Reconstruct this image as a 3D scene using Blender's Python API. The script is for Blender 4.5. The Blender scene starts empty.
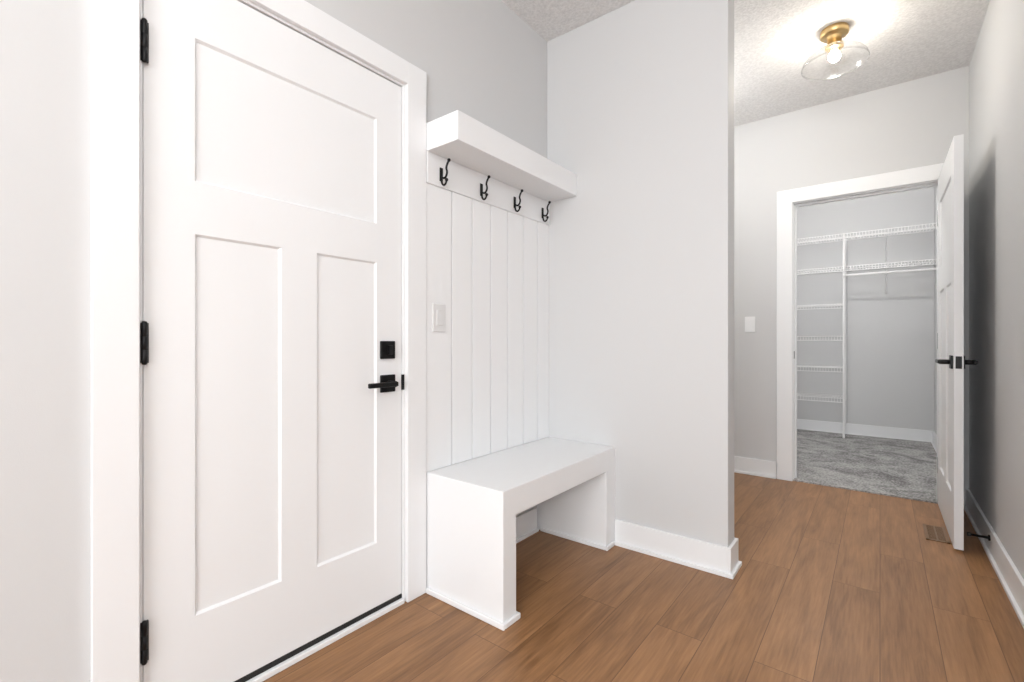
import bpy, bmesh, math
from mathutils import Vector
S=bpy.context.scene
try:
    S.view_settings.view_transform='Standard'
except Exception: pass

# ---------------- materials ----------------
def newmat(n):
    m=bpy.data.materials.new(n); m.use_nodes=True
    return m,m.node_tree.nodes,m.node_tree.links,m.node_tree.nodes['Principled BSDF']
def simple(n,col,rough=.5,metal=0,bump=0,bscale=200,spec=.5,var=0,bdist=.003):
    m,N,L,P=newmat(n)
    P.inputs['Base Color'].default_value=(*col,1); P.inputs['Roughness'].default_value=rough
    P.inputs['Metallic'].default_value=metal
    P.inputs['Specular IOR Level'].default_value=spec
    tc=N.new('ShaderNodeTexCoord'); no=N.new('ShaderNodeTexNoise'); no.inputs['Scale'].default_value=bscale
    no.inputs['Detail'].default_value=3
    L.new(tc.outputs['Object'],no.inputs['Vector'])
    if bump:
        b=N.new('ShaderNodeBump'); b.inputs['Strength'].default_value=bump; b.inputs['Distance'].default_value=bdist
        L.new(no.outputs['Fac'],b.inputs['Height']); L.new(b.outputs['Normal'],P.inputs['Normal'])
    if var:
        cr=N.new('ShaderNodeValToRGB')
        cr.color_ramp.elements[0].position=.35; cr.color_ramp.elements[1].position=.65
        cr.color_ramp.elements[0].color=(*[c*(1-var) for c in col],1)
        cr.color_ramp.elements[1].color=(*[min(1,c*(1+var)) for c in col],1)
        L.new(no.outputs['Fac'],cr.inputs['Fac']); L.new(cr.outputs['Color'],P.inputs['Base Color'])
    return m
M_wall=simple('wall_paint',(.635,.64,.645),.6,bump=.08,bscale=350,spec=.3)
M_trim=simple('trim_paint',(.85,.862,.875),.38,spec=.35)
M_ceil=simple('ceiling_knockdown',(.80,.80,.80),.9,bump=.9,bscale=80,spec=.1,var=.07,bdist=.006)
M_black=simple('black_metal',(.012,.012,.013),.38,.6)
M_rubber=simple('black_rubber',(.015,.015,.015),.7)
M_brass=simple('brushed_brass',(.70,.50,.24),.3,1)
M_wire=simple('white_wire_vinyl',(.90,.90,.90),.35)
M_vent=simple('vent_brown_metal',(.24,.14,.075),.4,.2)
M_ventd=simple('vent_dark',(.02,.014,.01),.8)
M_switch=simple('switch_plastic',(.74,.745,.75),.3)

def floor_mat():
    m,N,L,P=newmat('vinyl_plank_floor')
    tc=N.new('ShaderNodeTexCoord')
    mp=N.new('ShaderNodeMapping'); mp.inputs['Rotation'].default_value=(0,0,math.radians(90))
    L.new(tc.outputs['Object'],mp.inputs['Vector'])
    br=N.new('ShaderNodeTexBrick'); br.offset=.37; br.offset_frequency=2
    br.inputs['Scale'].default_value=1; br.inputs['Brick Width'].default_value=1.22; br.inputs['Row Height'].default_value=.16
    br.inputs['Mortar Size'].default_value=.0013; br.inputs['Mortar Smooth'].default_value=.3; br.inputs['Bias'].default_value=0
    br.inputs['Color1'].default_value=(0,0,0,1); br.inputs['Color2'].default_value=(1,1,1,1); br.inputs['Mortar'].default_value=(.5,.5,.5,1)
    L.new(mp.outputs['Vector'],br.inputs['Vector'])
    ml=N.new('ShaderNodeVectorMath'); ml.operation='MULTIPLY'; ml.inputs[1].default_value=(7.3,3.1,5.7)
    L.new(br.outputs['Color'],ml.inputs[0])
    ad=N.new('ShaderNodeVectorMath'); ad.operation='ADD'; L.new(mp.outputs['Vector'],ad.inputs[0]); L.new(ml.outputs['Vector'],ad.inputs[1])
    m2=N.new('ShaderNodeMapping'); m2.inputs['Scale'].default_value=(1.3,9,1); L.new(ad.outputs['Vector'],m2.inputs['Vector'])
    n1=N.new('ShaderNodeTexNoise'); n1.inputs['Scale'].default_value=1.5; n1.inputs['Detail'].default_value=5; n1.inputs['Distortion'].default_value=1.1
    L.new(m2.outputs['Vector'],n1.inputs['Vector'])
    m3=N.new('ShaderNodeMapping'); m3.inputs['Scale'].default_value=(5,80,1); L.new(ad.outputs['Vector'],m3.inputs['Vector'])
    n2=N.new('ShaderNodeTexNoise'); n2.inputs['Scale'].default_value=1.5; n2.inputs['Detail'].default_value=4
    L.new(m3.outputs['Vector'],n2.inputs['Vector'])
    a=N.new('ShaderNodeMath'); a.operation='MULTIPLY_ADD'; a.inputs[1].default_value=.36; L.new(n2.outputs['Fac'],a.inputs[0])
    b=N.new('ShaderNodeMath'); b.operation='MULTIPLY'; b.inputs[1].default_value=.54; L.new(n1.outputs['Fac'],b.inputs[0]); L.new(b.outputs[0],a.inputs[2])
    c=N.new('ShaderNodeMath'); c.operation='MULTIPLY_ADD'; c.inputs[1].default_value=.10; L.new(br.outputs['Color'],c.inputs[0]); L.new(a.outputs[0],c.inputs[2])
    cr=N.new('ShaderNodeValToRGB'); e=cr.color_ramp.elements
    e[0].position=.30; e[0].color=(.17,.080,.031,1); e[1].position=.71; e[1].color=(.42,.217,.095,1)
    L.new(c.outputs[0],cr.inputs['Fac'])
    mx=N.new('ShaderNodeMix'); mx.data_type='RGBA'; mx.inputs[7].default_value=(.14,.066,.028,1)
    L.new(cr.outputs['Color'],mx.inputs[6]); L.new(br.outputs['Fac'],mx.inputs[0])
    L.new(mx.outputs[2],P.inputs['Base Color'])
    P.inputs['Roughness'].default_value=.40; P.inputs['Specular IOR Level'].default_value=.4
    bp=N.new('ShaderNodeBump'); bp.inputs['Strength'].default_value=.10; bp.inputs['Distance'].default_value=.002
    L.new(n2.outputs['Fac'],bp.inputs['Height']); L.new(bp.outputs['Normal'],P.inputs['Normal'])
    return m
M_floor=floor_mat()
def carpet_mat():
    m,N,L,P=newmat('grey_carpet')
    tc=N.new('ShaderNodeTexCoord')
    n1=N.new('ShaderNodeTexNoise'); n1.inputs['Scale'].default_value=75; n1.inputs['Detail'].default_value=4
    n2=N.new('ShaderNodeTexNoise'); n2.inputs['Scale'].default_value=3.2; n2.inputs['Detail'].default_value=1; n2.inputs['Distortion'].default_value=2
    L.new(tc.outputs['Object'],n1.inputs['Vector']); L.new(tc.outputs['Object'],n2.inputs['Vector'])
    a=N.new('ShaderNodeMath'); a.operation='MULTIPLY_ADD'; a.inputs[1].default_value=.36; L.new(n2.outputs['Fac'],a.inputs[0])
    b=N.new('ShaderNodeMath'); b.operation='MULTIPLY'; b.inputs[1].default_value=.64; L.new(n1.outputs['Fac'],b.inputs[0]); L.new(b.outputs[0],a.inputs[2])
    cr=N.new('ShaderNodeValToRGB'); e=cr.color_ramp.elements
    e[0].position=.37; e[0].color=(.165,.162,.16,1); e[1].position=.63; e[1].color=(.52,.512,.505,1)
    L.new(a.outputs[0],cr.inputs['Fac']); L.new(cr.outputs['Color'],P.inputs['Base Color'])
    P.inputs['Roughness'].default_value=1; P.inputs['Specular IOR Level'].default_value=.05
    bp=N.new('ShaderNodeBump'); bp.inputs['Strength'].default_value=.5; bp.inputs['Distance'].default_value=.008
    L.new(n1.outputs['Fac'],bp.inputs['Height']); L.new(bp.outputs['Normal'],P.inputs['Normal'])
    return m
M_carpet=carpet_mat()
def glass_mat():
    m,N,L,P=newmat('clear_glass'); N.remove(P)
    out=[n for n in N if n.type=='OUTPUT_MATERIAL'][0]
    t=N.new('ShaderNodeBsdfTransparent'); t.inputs['Color'].default_value=(.96,.96,.96,1)
    g=N.new('ShaderNodeBsdfGlossy'); g.inputs['Roughness'].default_value=.18
    lw=N.new('ShaderNodeLayerWeight'); lw.inputs['Blend'].default_value=.5
    pw=N.new('ShaderNodeMath'); pw.operation='POWER'; pw.inputs[1].default_value=2; L.new(lw.outputs['Facing'],pw.inputs[0])
    ma=N.new('ShaderNodeMath'); ma.operation='MULTIPLY_ADD'; ma.inputs[1].default_value=.6; ma.inputs[2].default_value=.16; L.new(pw.outputs[0],ma.inputs[0])
    mx=N.new('ShaderNodeMixShader'); L.new(ma.outputs[0],mx.inputs[0]); L.new(t.outputs[0],mx.inputs[1]); L.new(g.outputs[0],mx.inputs[2])
    L.new(mx.outputs[0],out.inputs['Surface']); return m
M_glass=glass_mat()
def emit(n,col,s):
    m,N,L,P=newmat(n); P.inputs['Base Color'].default_value=(1,1,1,1)
    P.inputs['Emission Color'].default_value=(*col,1); P.inputs['Emission Strength'].default_value=s; return m
M_bulb=emit('bulb_glow',(1,.92,.80),310)

# ---------------- helpers ----------------
def link(o): S.collection.objects.link(o); return o
def empty(n,loc=(0,0,0)):
    o=bpy.data.objects.new(n,None); o.location=loc; o.empty_display_size=.1; return link(o)
def boxes(name,bl,mat,bevel=0,parent=None):
    bm=bmesh.new()
    for (x0,x1,y0,y1,z0,z1) in bl:
        r=bmesh.ops.create_cube(bm,size=1)
        for v in r['verts']:
            v.co=Vector(((x0+x1)/2+v.co.x*(x1-x0),(y0+y1)/2+v.co.y*(y1-y0),(z0+z1)/2+v.co.z*(z1-z0)))
    me=bpy.data.meshes.new(name); bm.to_mesh(me); bm.free(); me.materials.append(mat)
    o=link(bpy.data.objects.new(name,me))
    if bevel:
        b=o.modifiers.new('bevel','BEVEL'); b.width=bevel; b.segments=2; b.limit_method='ANGLE'
    if parent: o.parent=parent
    return o
def lathe(name,prof,loc,mat,parent=None,seg=48,axis='Z',closed=False):
    bm=bmesh.new(); rings=[]
    for r,z in prof:
        ring=[]
        for i in range(seg):
            a=2*math.pi*i/seg; p=Vector((max(r,1e-5)*math.cos(a),max(r,1e-5)*math.sin(a),z))
            if axis=='X': p=Vector((p.z,p.x,p.y))
            ring.append(bm.verts.new(p+Vector(loc)))
        rings.append(ring)
    for a,b in zip(rings,rings[1:]):
        for i in range(seg):
            bm.faces.new((a[i],a[(i+1)%seg],b[(i+1)%seg],b[i]))
    bmesh.ops.remove_doubles(bm,verts=bm.verts,dist=5e-5)
    bmesh.ops.recalc_face_normals(bm,faces=bm.faces)
    for f in bm.faces: f.smooth=True
    me=bpy.data.meshes.new(name); bm.to_mesh(me); bm.free(); me.materials.append(mat)
    o=link(bpy.data.objects.new(name,me))
    if parent: o.parent=parent
    return o
def tube(name,paths,r,mat,parent=None,smooth=True):
    cu=bpy.data.curves.new(name,'CURVE'); cu.dimensions='3D'; cu.bevel_depth=r; cu.bevel_resolution=3; cu.use_fill_caps=True
    for p in paths:
        if smooth and len(p)>2:
            s=cu.splines.new('NURBS'); s.points.add(len(p)-1); s.use_endpoint_u=True; s.order_u=3
        else:
            s=cu.splines.new('POLY'); s.points.add(len(p)-1)
        for i,q in enumerate(p): s.points[i].co=(*q,1)
    o=link(bpy.data.objects.new(name,cu)); cu.materials.append(mat)
    dg=bpy.context.evaluated_depsgraph_get(); me=bpy.data.meshes.new_from_object(o.evaluated_get(dg))
    bpy.data.objects.remove(o); o=link(bpy.data.objects.new(name,me))
    for f in me.polygons: f.use_smooth=True
    if parent: o.parent=parent
    return o

# ---------------- dimensions ----------------
XA=-1.48; YP=2.21; YF=4.0; XR=.43; H=2.72; XP=-.525; YC=6.35; YB=-3.0; XE=2.8; YR=1.3
# ---------------- shell ----------------
boxes('floor',[(XA-.14,XR+.14,YR,YF,-.1,0),(XA-.14,XE,YB,YR,-.1,0)],M_floor)
boxes('closet_carpet_floor',[(-1.62,XR+.14,YF,YC+.12,-.1,.010)],M_carpet)
boxes('ceiling',[(XA-.14,XR+.14,YR,YC+.12,H,H+.1),(XA-.14,XE,YB,YR,H,H+.1)],M_ceil)
DY0,DY1,DT=.346,1.212,2.05
boxes('wall_left',[(XA-.14,XA,YB,DY0,0,H),(XA-.14,XA,DY1,YF,0,H),(XA-.14,XA,DY0,DY1,DT,H)],M_wall)
boxes('wall_partition',[(XA,XP,YP,YP+.115,0,H)],M_wall,bevel=.004)
OX0,OX1,OT=-.518,.318,2.058
boxes('wall_back',[(XA-.14,OX0,YF,YF+.115,0,H),(OX1,XR+.14,YF,YF+.115,0,H),(OX0,OX1,YF,YF+.115,OT,H)],M_wall)
boxes('wall_right',[(XR,XR+.12,YR,YF,0,H),(XR+.12,XE,YR,YR+.12,0,H)],M_wall)
boxes('wall_closet',[(XR,XR+.12,YF+.115,YC,0,H),(-1.62,XR+.12,YC,YC+.12,0,H),(-1.62,-1.5,YF+.115,YC,0,H)],M_wall)
boxes('wall_entry_side',[(XE,XE+.12,YB,YR+.12,0,H)],M_wall)
WX0,WX1,WZ0,WZ1=-.6,2.0,.7,2.4
boxes('wall_front',[(XA-.14,WX0,YB-.14,YB,0,H),(WX1,XE+.12,YB-.14,YB,0,H),(WX0,WX1,YB-.14,YB,0,WZ0),(WX0,WX1,YB-.14,YB,WZ1,H)],M_wall)
w=empty('added_window')  # invented window behind the camera, an opening for the rear fill light
mx=(WX0+WX1)/2
boxes('added_window_frame',[(WX0,WX0+.05,YB-.1,YB-.04,WZ0,WZ1),(WX1-.05,WX1,YB-.1,YB-.04,WZ0,WZ1),(WX0+.05,WX1-.05,YB-.1,YB-.04,WZ0,WZ0+.05),(WX0+.05,WX1-.05,YB-.1,YB-.04,WZ1-.05,WZ1),(mx-.025,mx+.025,YB-.1,YB-.04,WZ0+.05,WZ1-.05)],M_trim,parent=w)
boxes('added_window_casing',[(WX0-.09,WX0,YB,YB+.018,WZ0-.09,WZ1+.09),(WX1,WX1+.09,YB,YB+.018,WZ0-.09,WZ1+.09),(WX0,WX1,YB,YB+.018,WZ1,WZ1+.09),(WX0,WX1,YB,YB+.018,WZ0-.09,WZ0)],M_trim,.002,parent=w)

# ---------------- baseboards ----------------
BH=.125;BT=.014
def bb(name,segs):
    """(axis, plane, a, b, sign, extend) - extend wraps the strip round outside corners"""
    bl=[]
    for sgm in segs:
        ax,p,a,b,sg=sgm[:5]; ex=sgm[5] if len(sgm)>5 else 0
        for t,h0,h1 in ((BT,.0,BH),(BT+.012,0,.018)):
            q0,q1=sorted((p,p+sg*t)); e=t if ex else 0
            if ax=='X': bl.append((q0,q1,a-e,b+e,h0,h1))
            else: bl.append((a,b,q0,q1,h0,h1))
    return boxes(name,bl,M_trim,.002)
T2=BT+.012
bb('baseboard_partition',[('Y',YP,-1.06,XP,-1),('X',XP,YP,YP+.115,1,1),('Y',YP+.115,XA,XP,1)])
bb('baseboard_left',[('X',XA,YB,.255,1),('X',XA,1.395,2.095,1),('X',XA,YP+.145,YF-.001,1)])
bb('baseboard_back',[('Y',YF,XA+T2,-.612,-1)])
bb('baseboard_right',[('X',XR,YR,YF-.02,-1)])
bb('baseboard_closet',[('Y',YC,-1.5,XR,-1),('X',XR,YF+.12,YC-T2,-1),('X',-1.5,YF+.12,YC-T2,1)])
bb('baseboard_entry',[('Y',YR,XR,XE,-1),('X',XE,YB,YR-T2,-1)])

# ---------------- door leaf ----------------
def leaf(par,x0,x1,y0,y1,z0,z1,stile,mid,z_top,z_lock0,z_lock1,z_bot):
    r=.008
    boxes('door_panels',[(x0+r,x1-r,y0+.01,y1-.01,z0+.01,z1-.01)],M_trim,parent=par)
    ym=(y0+y1)/2
    boxes('door_stiles_rails',[(x0,x1,y0,y0+stile,z0,z1),(x0,x1,y1-stile,y1,z0,z1),
        (x0,x1,y0+stile,y1-stile,z_top,z1),(x0,x1,y0+stile,y1-stile,z_lock0,z_lock1),(x0,x1,y0+stile,y1-stile,z0,z_bot),
        (x0,x1,ym-mid/2,ym+mid/2,z_bot,z_lock0)],M_trim,parent=par)
    def stick(ya,yb,za,zb):
        bm=bmesh.new(); w=.006
        for X,sg in ((x0,1),(x1,-1)):
            o=[(X+sg*.0005,ya,za),(X+sg*.0005,yb,za),(X+sg*.0005,yb,zb),(X+sg*.0005,ya,zb)]
            i=[(X+sg*r,ya+w,za+w),(X+sg*r,yb-w,za+w),(X+sg*r,yb-w,zb-w),(X+sg*r,ya+w,zb-w)]
            O=[bm.verts.new(p) for p in o]; I=[bm.verts.new(p) for p in i]
            for k in range(4): bm.faces.new((O[k],O[(k+1)%4],I[(k+1)%4],I[k]))
        bmesh.ops.recalc_face_normals(bm,faces=bm.faces)
        me=bpy.data.meshes.new('panel_moulding'); bm.to_mesh(me); bm.free(); me.materials.append(M_trim)
        ob=link(bpy.data.objects.new('panel_moulding',me)); ob.parent=par
    stick(y0+stile,y1-stile,z_lock1,z_top)
    stick(y0+stile,ym-mid/2,z_bot,z_lock0); stick(ym+mid/2,y1-stile,z_bot,z_lock0)
def lever(par,x,sg,y,z,dirY,n='lever'):
    boxes(n+'_rosette',[(min(x,x+sg*.009),max(x,x+sg*.009),y-.033,y+.033,z-.033,z+.033)],M_black,.002,parent=par)
    lathe(n+'_neck',[(0,0),(.012,0),(.012,.05),(0,.05)] if sg>0 else [(0,0),(.012,0),(.012,-.05),(0,-.05)],(x,y,z),M_black,par,24,'X')
    a,b=sorted((x+sg*.040,x+sg*.056)); c,d=sorted((y-dirY*.012,y+dirY*.115))
    boxes(n+'_arm',[(a,b,c,d,z-.009,z+.009)],M_black,.004,parent=par)

# Entry door
d1=empty('door_1')
LX1=XA-.006; LX0=LX1-.044; Y0,Y1=.366,1.190
leaf(d1,LX0,LX1,Y0,Y1,.035,2.03,.115,.118,1.865,1.325,1.47,.272)
boxes('door_jamb',[(XA-.14,XA,DY0,Y0-.003,0,2.05),(XA-.14,XA,Y1+.003,DY1,0,2.05),(XA-.14,XA,Y0-.003,Y1+.003,2.034,2.05)],M_trim,.001,parent=d1)
boxes('door_exterior_stop',[(XA-.14,LX0-.004,Y0-.003,Y0+.012,.02,2.034),(XA-.14,LX0-.004,Y1-.012,Y1+.003,.02,2.034),(XA-.14,LX0-.004,Y0+.012,Y1-.012,2.02,2.034)],M_trim,parent=d1)
boxes('threshold',[(XA-.14,XA+.012,Y0-.003,Y1+.003,0,.018)],M_trim,.003,parent=d1)
boxes('door_sweep',[(LX0,LX1+.003,Y0,Y1,.0185,.0345)],M_rubber,parent=d1)
for i,z in enumerate((1.795,1.025,.262)):
    lathe('hinge_knuckle_%d'%(i+1),[(0,-.056),(.0045,-.055),(.0065,-.051),(.0065,-.018),(.0055,-.017),(.0065,-.016),(.0065,.016),(.0055,.017),(.0065,.018),(.0065,.051),(.0045,.055),(0,.056)],(XA+.006,Y0-.001,z),M_black,d1,20)
    boxes('hinge_leaf_%d'%(i+1),[(XA-.004,XA+.002,Y0-.008,Y0+.009,z-.051,z+.051)],M_black,parent=d1)
lever(d1,LX1,1,1.122,.868,-1)
boxes('deadbolt',[(LX1,LX1+.010,1.088,1.154,.962,1.030)],M_black,.003,parent=d1)
boxes('deadbolt_turn',[(LX1+.010,LX1+.030,1.115,1.127,.978,1.014)],M_black,.003,parent=d1)
boxes('latch_strike',[(LX1-.001,XA+.001,Y1-.001,Y1+.010,.838,.898)],M_black,parent=d1)
boxes('trim_1',[(XA,XA+.018,.262,.353,0,2.13),(XA,XA+.018,1.203,1.300,0,2.13),(XA,XA+.018,.353,1.203,2.042,2.13)],M_trim,.002)

# Closet door (open into the hall)
d2=empty('door_2')
x0,x1,y0,y1=.285,.320,3.150,3.965
leaf(d2,x0,x1,y0,y1,.012,2.035,.112,.11,1.875,1.33,1.475,.26)
lever(d2,x0,-1,y0+.062,.925,1,'lever_hall'); lever(d2,x1,1,y0+.062,.925,1,'lever_wall')
boxes('latch_plate',[(x0+.006,x1-.006,y0-.002,y0+.001,.895,.955)],M_black,parent=d2)
for i,z in enumerate((1.80,1.03,.25)):
    lathe('hinge_knuckle_%d'%(i+1),[(0,-.05),(.007,-.05),(.007,.05),(0,.05)],(x0+.006,y1+.008,z),M_black,d2,16)
boxes('door_jamb',[(OX0,-.5,YF,YF+.115,.0105,2.058),(.30,OX1,YF,YF+.115,.0105,2.058),(-.5,.30,YF,YF+.115,2.040,2.058),
     (-.5,-.488,YF+.045,YF+.08,.0105,2.04),(.288,.30,YF+.045,YF+.08,.0105,2.04),(-.488,.288,YF+.045,YF+.08,2.028,2.04)],M_trim,.001,parent=d2)
boxes('strike_plate',[(-.5,-.4985,YF+.008,YF+.038,.90,.955)],M_black,parent=d2)
boxes('trim_2',[(-.608,-.506,YF-.018,YF,0,2.145),(.306,.398,YF-.018,YF,0,2.145),(-.506,.306,YF-.018,YF,2.046,2.145)],M_trim,.002)
boxes('trim_3',[(-.608,-.506,YF+.115,YF+.133,.0105,2.145),(.306,.398,YF+.115,YF+.133,.0105,2.145),(-.506,.306,YF+.115,YF+.133,2.046,2.145)],M_trim,.002)

# ---------------- bench ----------------
b=empty('mudroom_bench'); BF=-1.062; BL=1.305
def prism_x(name,poly,xa,xb,mat,bevel,parent):
    bm=bmesh.new()
    A=[bm.verts.new((xa,y,z)) for y,z in poly]; B=[bm.verts.new((xb,y,z)) for y,z in poly]
    n=len(poly); bm.faces.new(A); bm.faces.new(B[::-1])
    for i in range(n): bm.faces.new((A[i],B[i],B[(i+1)%n],A[(i+1)%n]))
    bmesh.ops.recalc_face_normals(bm,faces=bm.faces)
    me=bpy.data.meshes.new(name); bm.to_mesh(me); bm.free(); me.materials.append(mat)
    o=link(bpy.data.objects.new(name,me)); o.parent=parent
    m=o.modifiers.new('bevel','BEVEL'); m.width=bevel; m.segments=2; m.limit_method='ANGLE'
    return o
L1=BL+.078; R0=YP-.10
prism_x('bench_body',[(BL,0),(L1,0),(L1,.385),(R0,.385),(R0,0),(YP,0),(YP,.49),(BL,.49)],XA,BF,M_trim,.003,b)
t=.012
boxes('shoe_moulding',[(XA+.018,BF+t,BL-t,BL,0,.022),(BF,BF+t,BL,BL+.078+t,0,.022),(XA+.03,BF,BL+.078,BL+.078+t,0,.022),
   (BF,BF+t,YP-.10-t,YP-.03,0,.022),(XA+.03,BF,YP-.10-t,YP-.10,0,.022)],M_trim,.004,parent=b)

# ---------------- plank panel / rail / shelf / hooks ----------------
p=empty('plank_wall_panel')
ys=[1.302,1.449,1.579,1.709,1.839,1.970,2.100,YP]
boxes('planks',[(XA,XA+.014,ys[i]+(.0028 if i else 0),ys[i+1]-(.0028 if i<6 else 0),.491,1.68) for i in range(7)],M_trim,.002,parent=p)
boxes('backing',[(XA,XA+.001,1.302,YP,.491,1.68)],M_wall,parent=p)
boxes('hook_rail',[(XA,XA+.020,1.302,YP,1.68,1.81)],M_trim,.002,parent=p)
boxes('wall_box_shelf',[(XA,-1.285,1.302,YP,1.81,1.925)],M_trim,.002)
for yy in (1.378,1.632,1.885,2.135):
    h=empty('coat_hook',(0,0,0)); X=XA+.020; z=1.737
    boxes('backplate',[(X,X+.004,yy-.009,yy+.009,z-.034,z+.024)],M_black,.002,parent=h)
    tube('upper_prong',[[(X+.003,yy,z-.014),(X+.022,yy,z-.030),(X+.040,yy,z-.004),(X+.028,yy,z+.022),(X+.048,yy,z+.046)]],.0044,M_black,h)
    tube('lower_prong',[[(X+.003,yy,z-.016),(X+.004,yy,z-.040),(X+.016,yy,z-.054),(X+.031,yy,z-.048),(X+.034,yy,z-.034)]],.0042,M_black,h)
    for (a,c) in ((.048,.046),(.034,-.033)):
        lathe('tip',[(.0072*math.sin(math.pi*k/8),-.0072*math.cos(math.pi*k/8)) for k in range(9)],(X+a,yy,z+c),M_black,h,16)

# ---------------- switches ----------------
s=empty('light_switch')
boxes('plate',[(XA+.014,XA+.020,1.334,1.406,1.068,1.186)],M_switch,.002,parent=s)
boxes('rocker',[(XA+.020,XA+.023,1.353,1.387,1.095,1.160)],M_switch,.0015,parent=s)
s=empty('light_switch')
boxes('plate',[(-.828,-.756,YF-.006,YF,1.10,1.218)],M_trim,.002,parent=s)
boxes('rocker',[(-.809,-.775,YF-.010,YF-.006,1.127,1.192)],M_trim,.0015,parent=s)

# ---------------- ceiling light ----------------
lx,ly=-.195,3.09
L0=empty('ceiling_light')
lathe('canopy',[(0,0),(.064,0),(.066,-.004),(.066,-.030),(.060,-.036),(.036,-.038),(.034,-.044),(.034,-.078),(.040,-.081),(.042,-.086),(.042,-.100),(.038,-.104),(.022,-.105),(.022,-.113),(0,-.113)],(lx,ly,H),M_brass,L0)
lathe('glass_shade',[(.036,-.094),(.050,-.098),(.075,-.106),(.105,-.122),(.132,-.143),(.148,-.166),(.153,-.185)],(lx,ly,H),M_glass,L0,72)
lathe('glass_rim',[(.1505,-.184),(.1545,-.184),(.1555,-.187),(.1545,-.190),(.1505,-.190),(.1495,-.187),(.1505,-.184)],(lx,ly,H),M_glass,L0,72)
lathe('bulb',[(0,-.112),(.013,-.113),(.014,-.118),(.022,-.126),(.027,-.138),(.028,-.148),(.024,-.160),(.015,-.169),(0,-.173)],(lx,ly,H),M_bulb,L0,32)

# ---------------- wire shelving ----------------
W=empty('wire_closet_shelving')
def wires(name,segs,r):
    bm=bmesh.new()
    for a,c in segs:
        a=Vector(a); c=Vector(c); d=(c-a); L=d.length; q=d.to_track_quat('Z','Y')
        rr=bmesh.ops.create_cone(bm,segments=6,radius1=r,radius2=r,depth=L,cap_ends=True)
        for v in rr['verts']: v.co=q@v.co+(a+c)/2
    me=bpy.data.meshes.new(name); bm.to_mesh(me); bm.free(); me.materials.append(M_wire)
    o=link(bpy.data.objects.new(name,me)); o.parent=W
def shelf(name,xa,xb,z,yf=6.045,lip=.032):
    thick=[];thin=[]
    yb=YC-.008
    for y in (yb,(yb+yf)/2,yf): thick.append(((xa,y,z),(xb,y,z)))
    thick.append(((xa,yf-.004,z-lip),(xb,yf-.004,z-lip)))
    n=int((xb-xa)/.0254)
    for i in range(n+1):
        x=xa+.003+i*(xb-xa-.006)/n
        thin.append(((x,yb,z+.004),(x,yf,z+.004))); thin.append(((x,yf-.002,z+.004),(x,yf-.002,z-lip)))
    wires(name+'_rails',thick,.0038); wires(name+'_wires',thin,.0021)
XL=-1.492; XS=XR-.006; XPOLE=-.300
shelf('top_shelf',XL,XS,2.14,5.95,.045); shelf('second_shelf',XL,XS,1.80,5.95,.045)
for i,z in enumerate((1.42,1.08,.745,.425)): shelf('side_shelf_%d'%(i+1),XL,XPOLE,z,6.045,.042)
wires('hang_rod',[((XPOLE+.0,6.00,1.715),(XS,6.00,1.715))],.011)
wires('poles',[((XPOLE,6.035,.011),(XPOLE,6.035,2.16)),((XPOLE,YC-.012,.13),(XPOLE,YC-.012,2.15))],.011)
sg=[]
for z in (2.14,1.80):
    for x in (.05,XL+.3): sg.append(((x,5.97,z-.03),(x,YC-.004,z-.27)))
wires('braces',sg,.004)
boxes('end_brackets',[(XR-.012,XR,5.94,5.98,z-.055,z+.012) for z in (2.14,1.80)]+[(XR-.008,XR,5.985,6.015,1.695,1.735)],M_wire,.002,parent=W)

def opal(name,x,y,z,r,s,col,flat=1.0):
    C=empty(name); m=emit(name+'_glow',col,s)
    top=z+r*flat
    if H-top>.02:
        lathe('stem',[(0,0),(.05,0),(.05,-.02),(.008,-.022),(.008,-(H-top)),(0,-(H-top))],(x,y,H),M_brass,C,24)
    else:
        lathe('base',[(0,0),(r*.8,0),(r*.8,-.02),(0,-.02)],(x,y,H),M_trim,C)
    lathe('globe',[(r*math.sin(math.pi*k/16),-r*flat*math.cos(math.pi*k/16)) for k in range(17)],(x,y,z),m,C,32)
opal('closet_light',-.35,4.75,H-.16,.055,340,(1,.975,.95))
opal('hall_fill_globe',-1.22,3.1,H-.36,.12,25,(1,.98,.96))  # added fill globe, hidden by the partition, brightens far and right walls
opal('rear_fill_globe',1.35,-.7,2.15,.17,40,(1,.99,.97))  # added fill behind the camera, shaped as a pendant, lifts ceiling and walls
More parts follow.
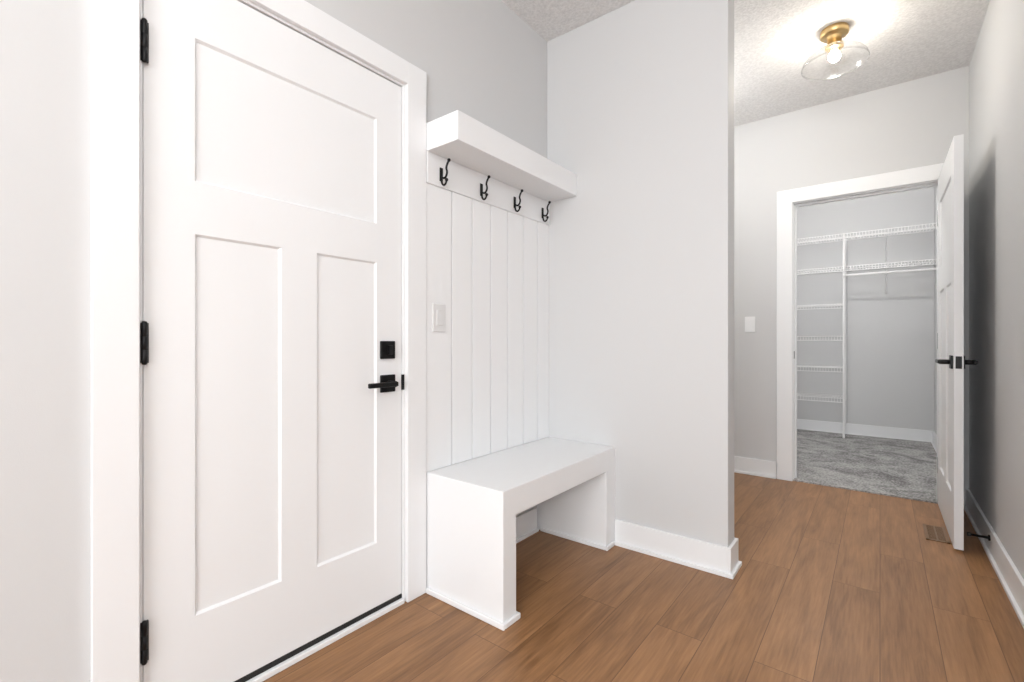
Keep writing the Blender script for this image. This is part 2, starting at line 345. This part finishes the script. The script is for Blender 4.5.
opal('entry_fill_globe',-.15,-.1,H-.10,.14,32,(1,.99,.97),.6)  # unseen fill globe added overhead to brighten the right wall

# ---------------- floor vent & door stop ----------------
v=empty('floor_vent'); vx0,vx1,vy0,vy1=.188,.282,3.245,3.50
boxes('vent_base',[(vx0+.008,vx1-.008,vy0+.008,vy1-.008,.0,.002)],M_ventd,parent=v)
bl=[(vx0,vx0+.014,vy0,vy1,0,.005),(vx1-.014,vx1,vy0,vy1,0,.005),(vx0,vx1,vy0,vy0+.014,0,.005),(vx0,vx1,vy1-.014,vy1,0,.005),((vx0+vx1)/2-.003,(vx0+vx1)/2+.003,vy0,vy1,0,.005)]
k=vy0+.022
while k<vy1-.018: bl.append((vx0+.01,vx1-.01,k,k+.006,0,.0045)); k+=.013
boxes('vent_grille',bl,M_vent,parent=v)
ds=empty('door_stop')
lathe('flange',[(0,0),(.014,0),(.014,-.006),(.006,-.008),(.0055,-.068),(0,-.068)],(XR-BT,3.19,.085),M_black,ds,20,'X')
lathe('bumper',[(0,-.066),(.009,-.066),(.010,-.074),(.008,-.080),(0,-.081)],(XR-BT,3.19,.085),M_rubber,ds,20,'X')

# ---------------- lights ----------------
def area(n,loc,rot,sx,sy,e,col=(1,1,1)):
    l=bpy.data.lights.new(n,'AREA'); l.shape='RECTANGLE'; l.size=sx; l.size_y=sy; l.energy=e; l.color=col
    o=link(bpy.data.objects.new(n,l)); o.location=loc; o.rotation_euler=rot; return o
area('rear_fill_area',(mx,YB-.12,(WZ0+WZ1)/2),(math.radians(90),0,0),2.4,1.6,130,(.975,.985,1))  # added area fill in the invented window, flat frontal light
W_=bpy.data.worlds.new('sky'); S.world=W_; W_.use_nodes=True
W_.node_tree.nodes['Background'].inputs[0].default_value=(.9,.95,1,1); W_.node_tree.nodes['Background'].inputs[1].default_value=1.0

# ---------------- camera ----------------
cd=bpy.data.cameras.new('camera'); cd.sensor_width=36; cd.lens=470/1024*36; cd.clip_start=.02
co=link(bpy.data.objects.new('camera',cd)); co.location=(0,0,1.03); co.rotation_euler=(math.radians(90),0,math.atan(368/470))
S.camera=co
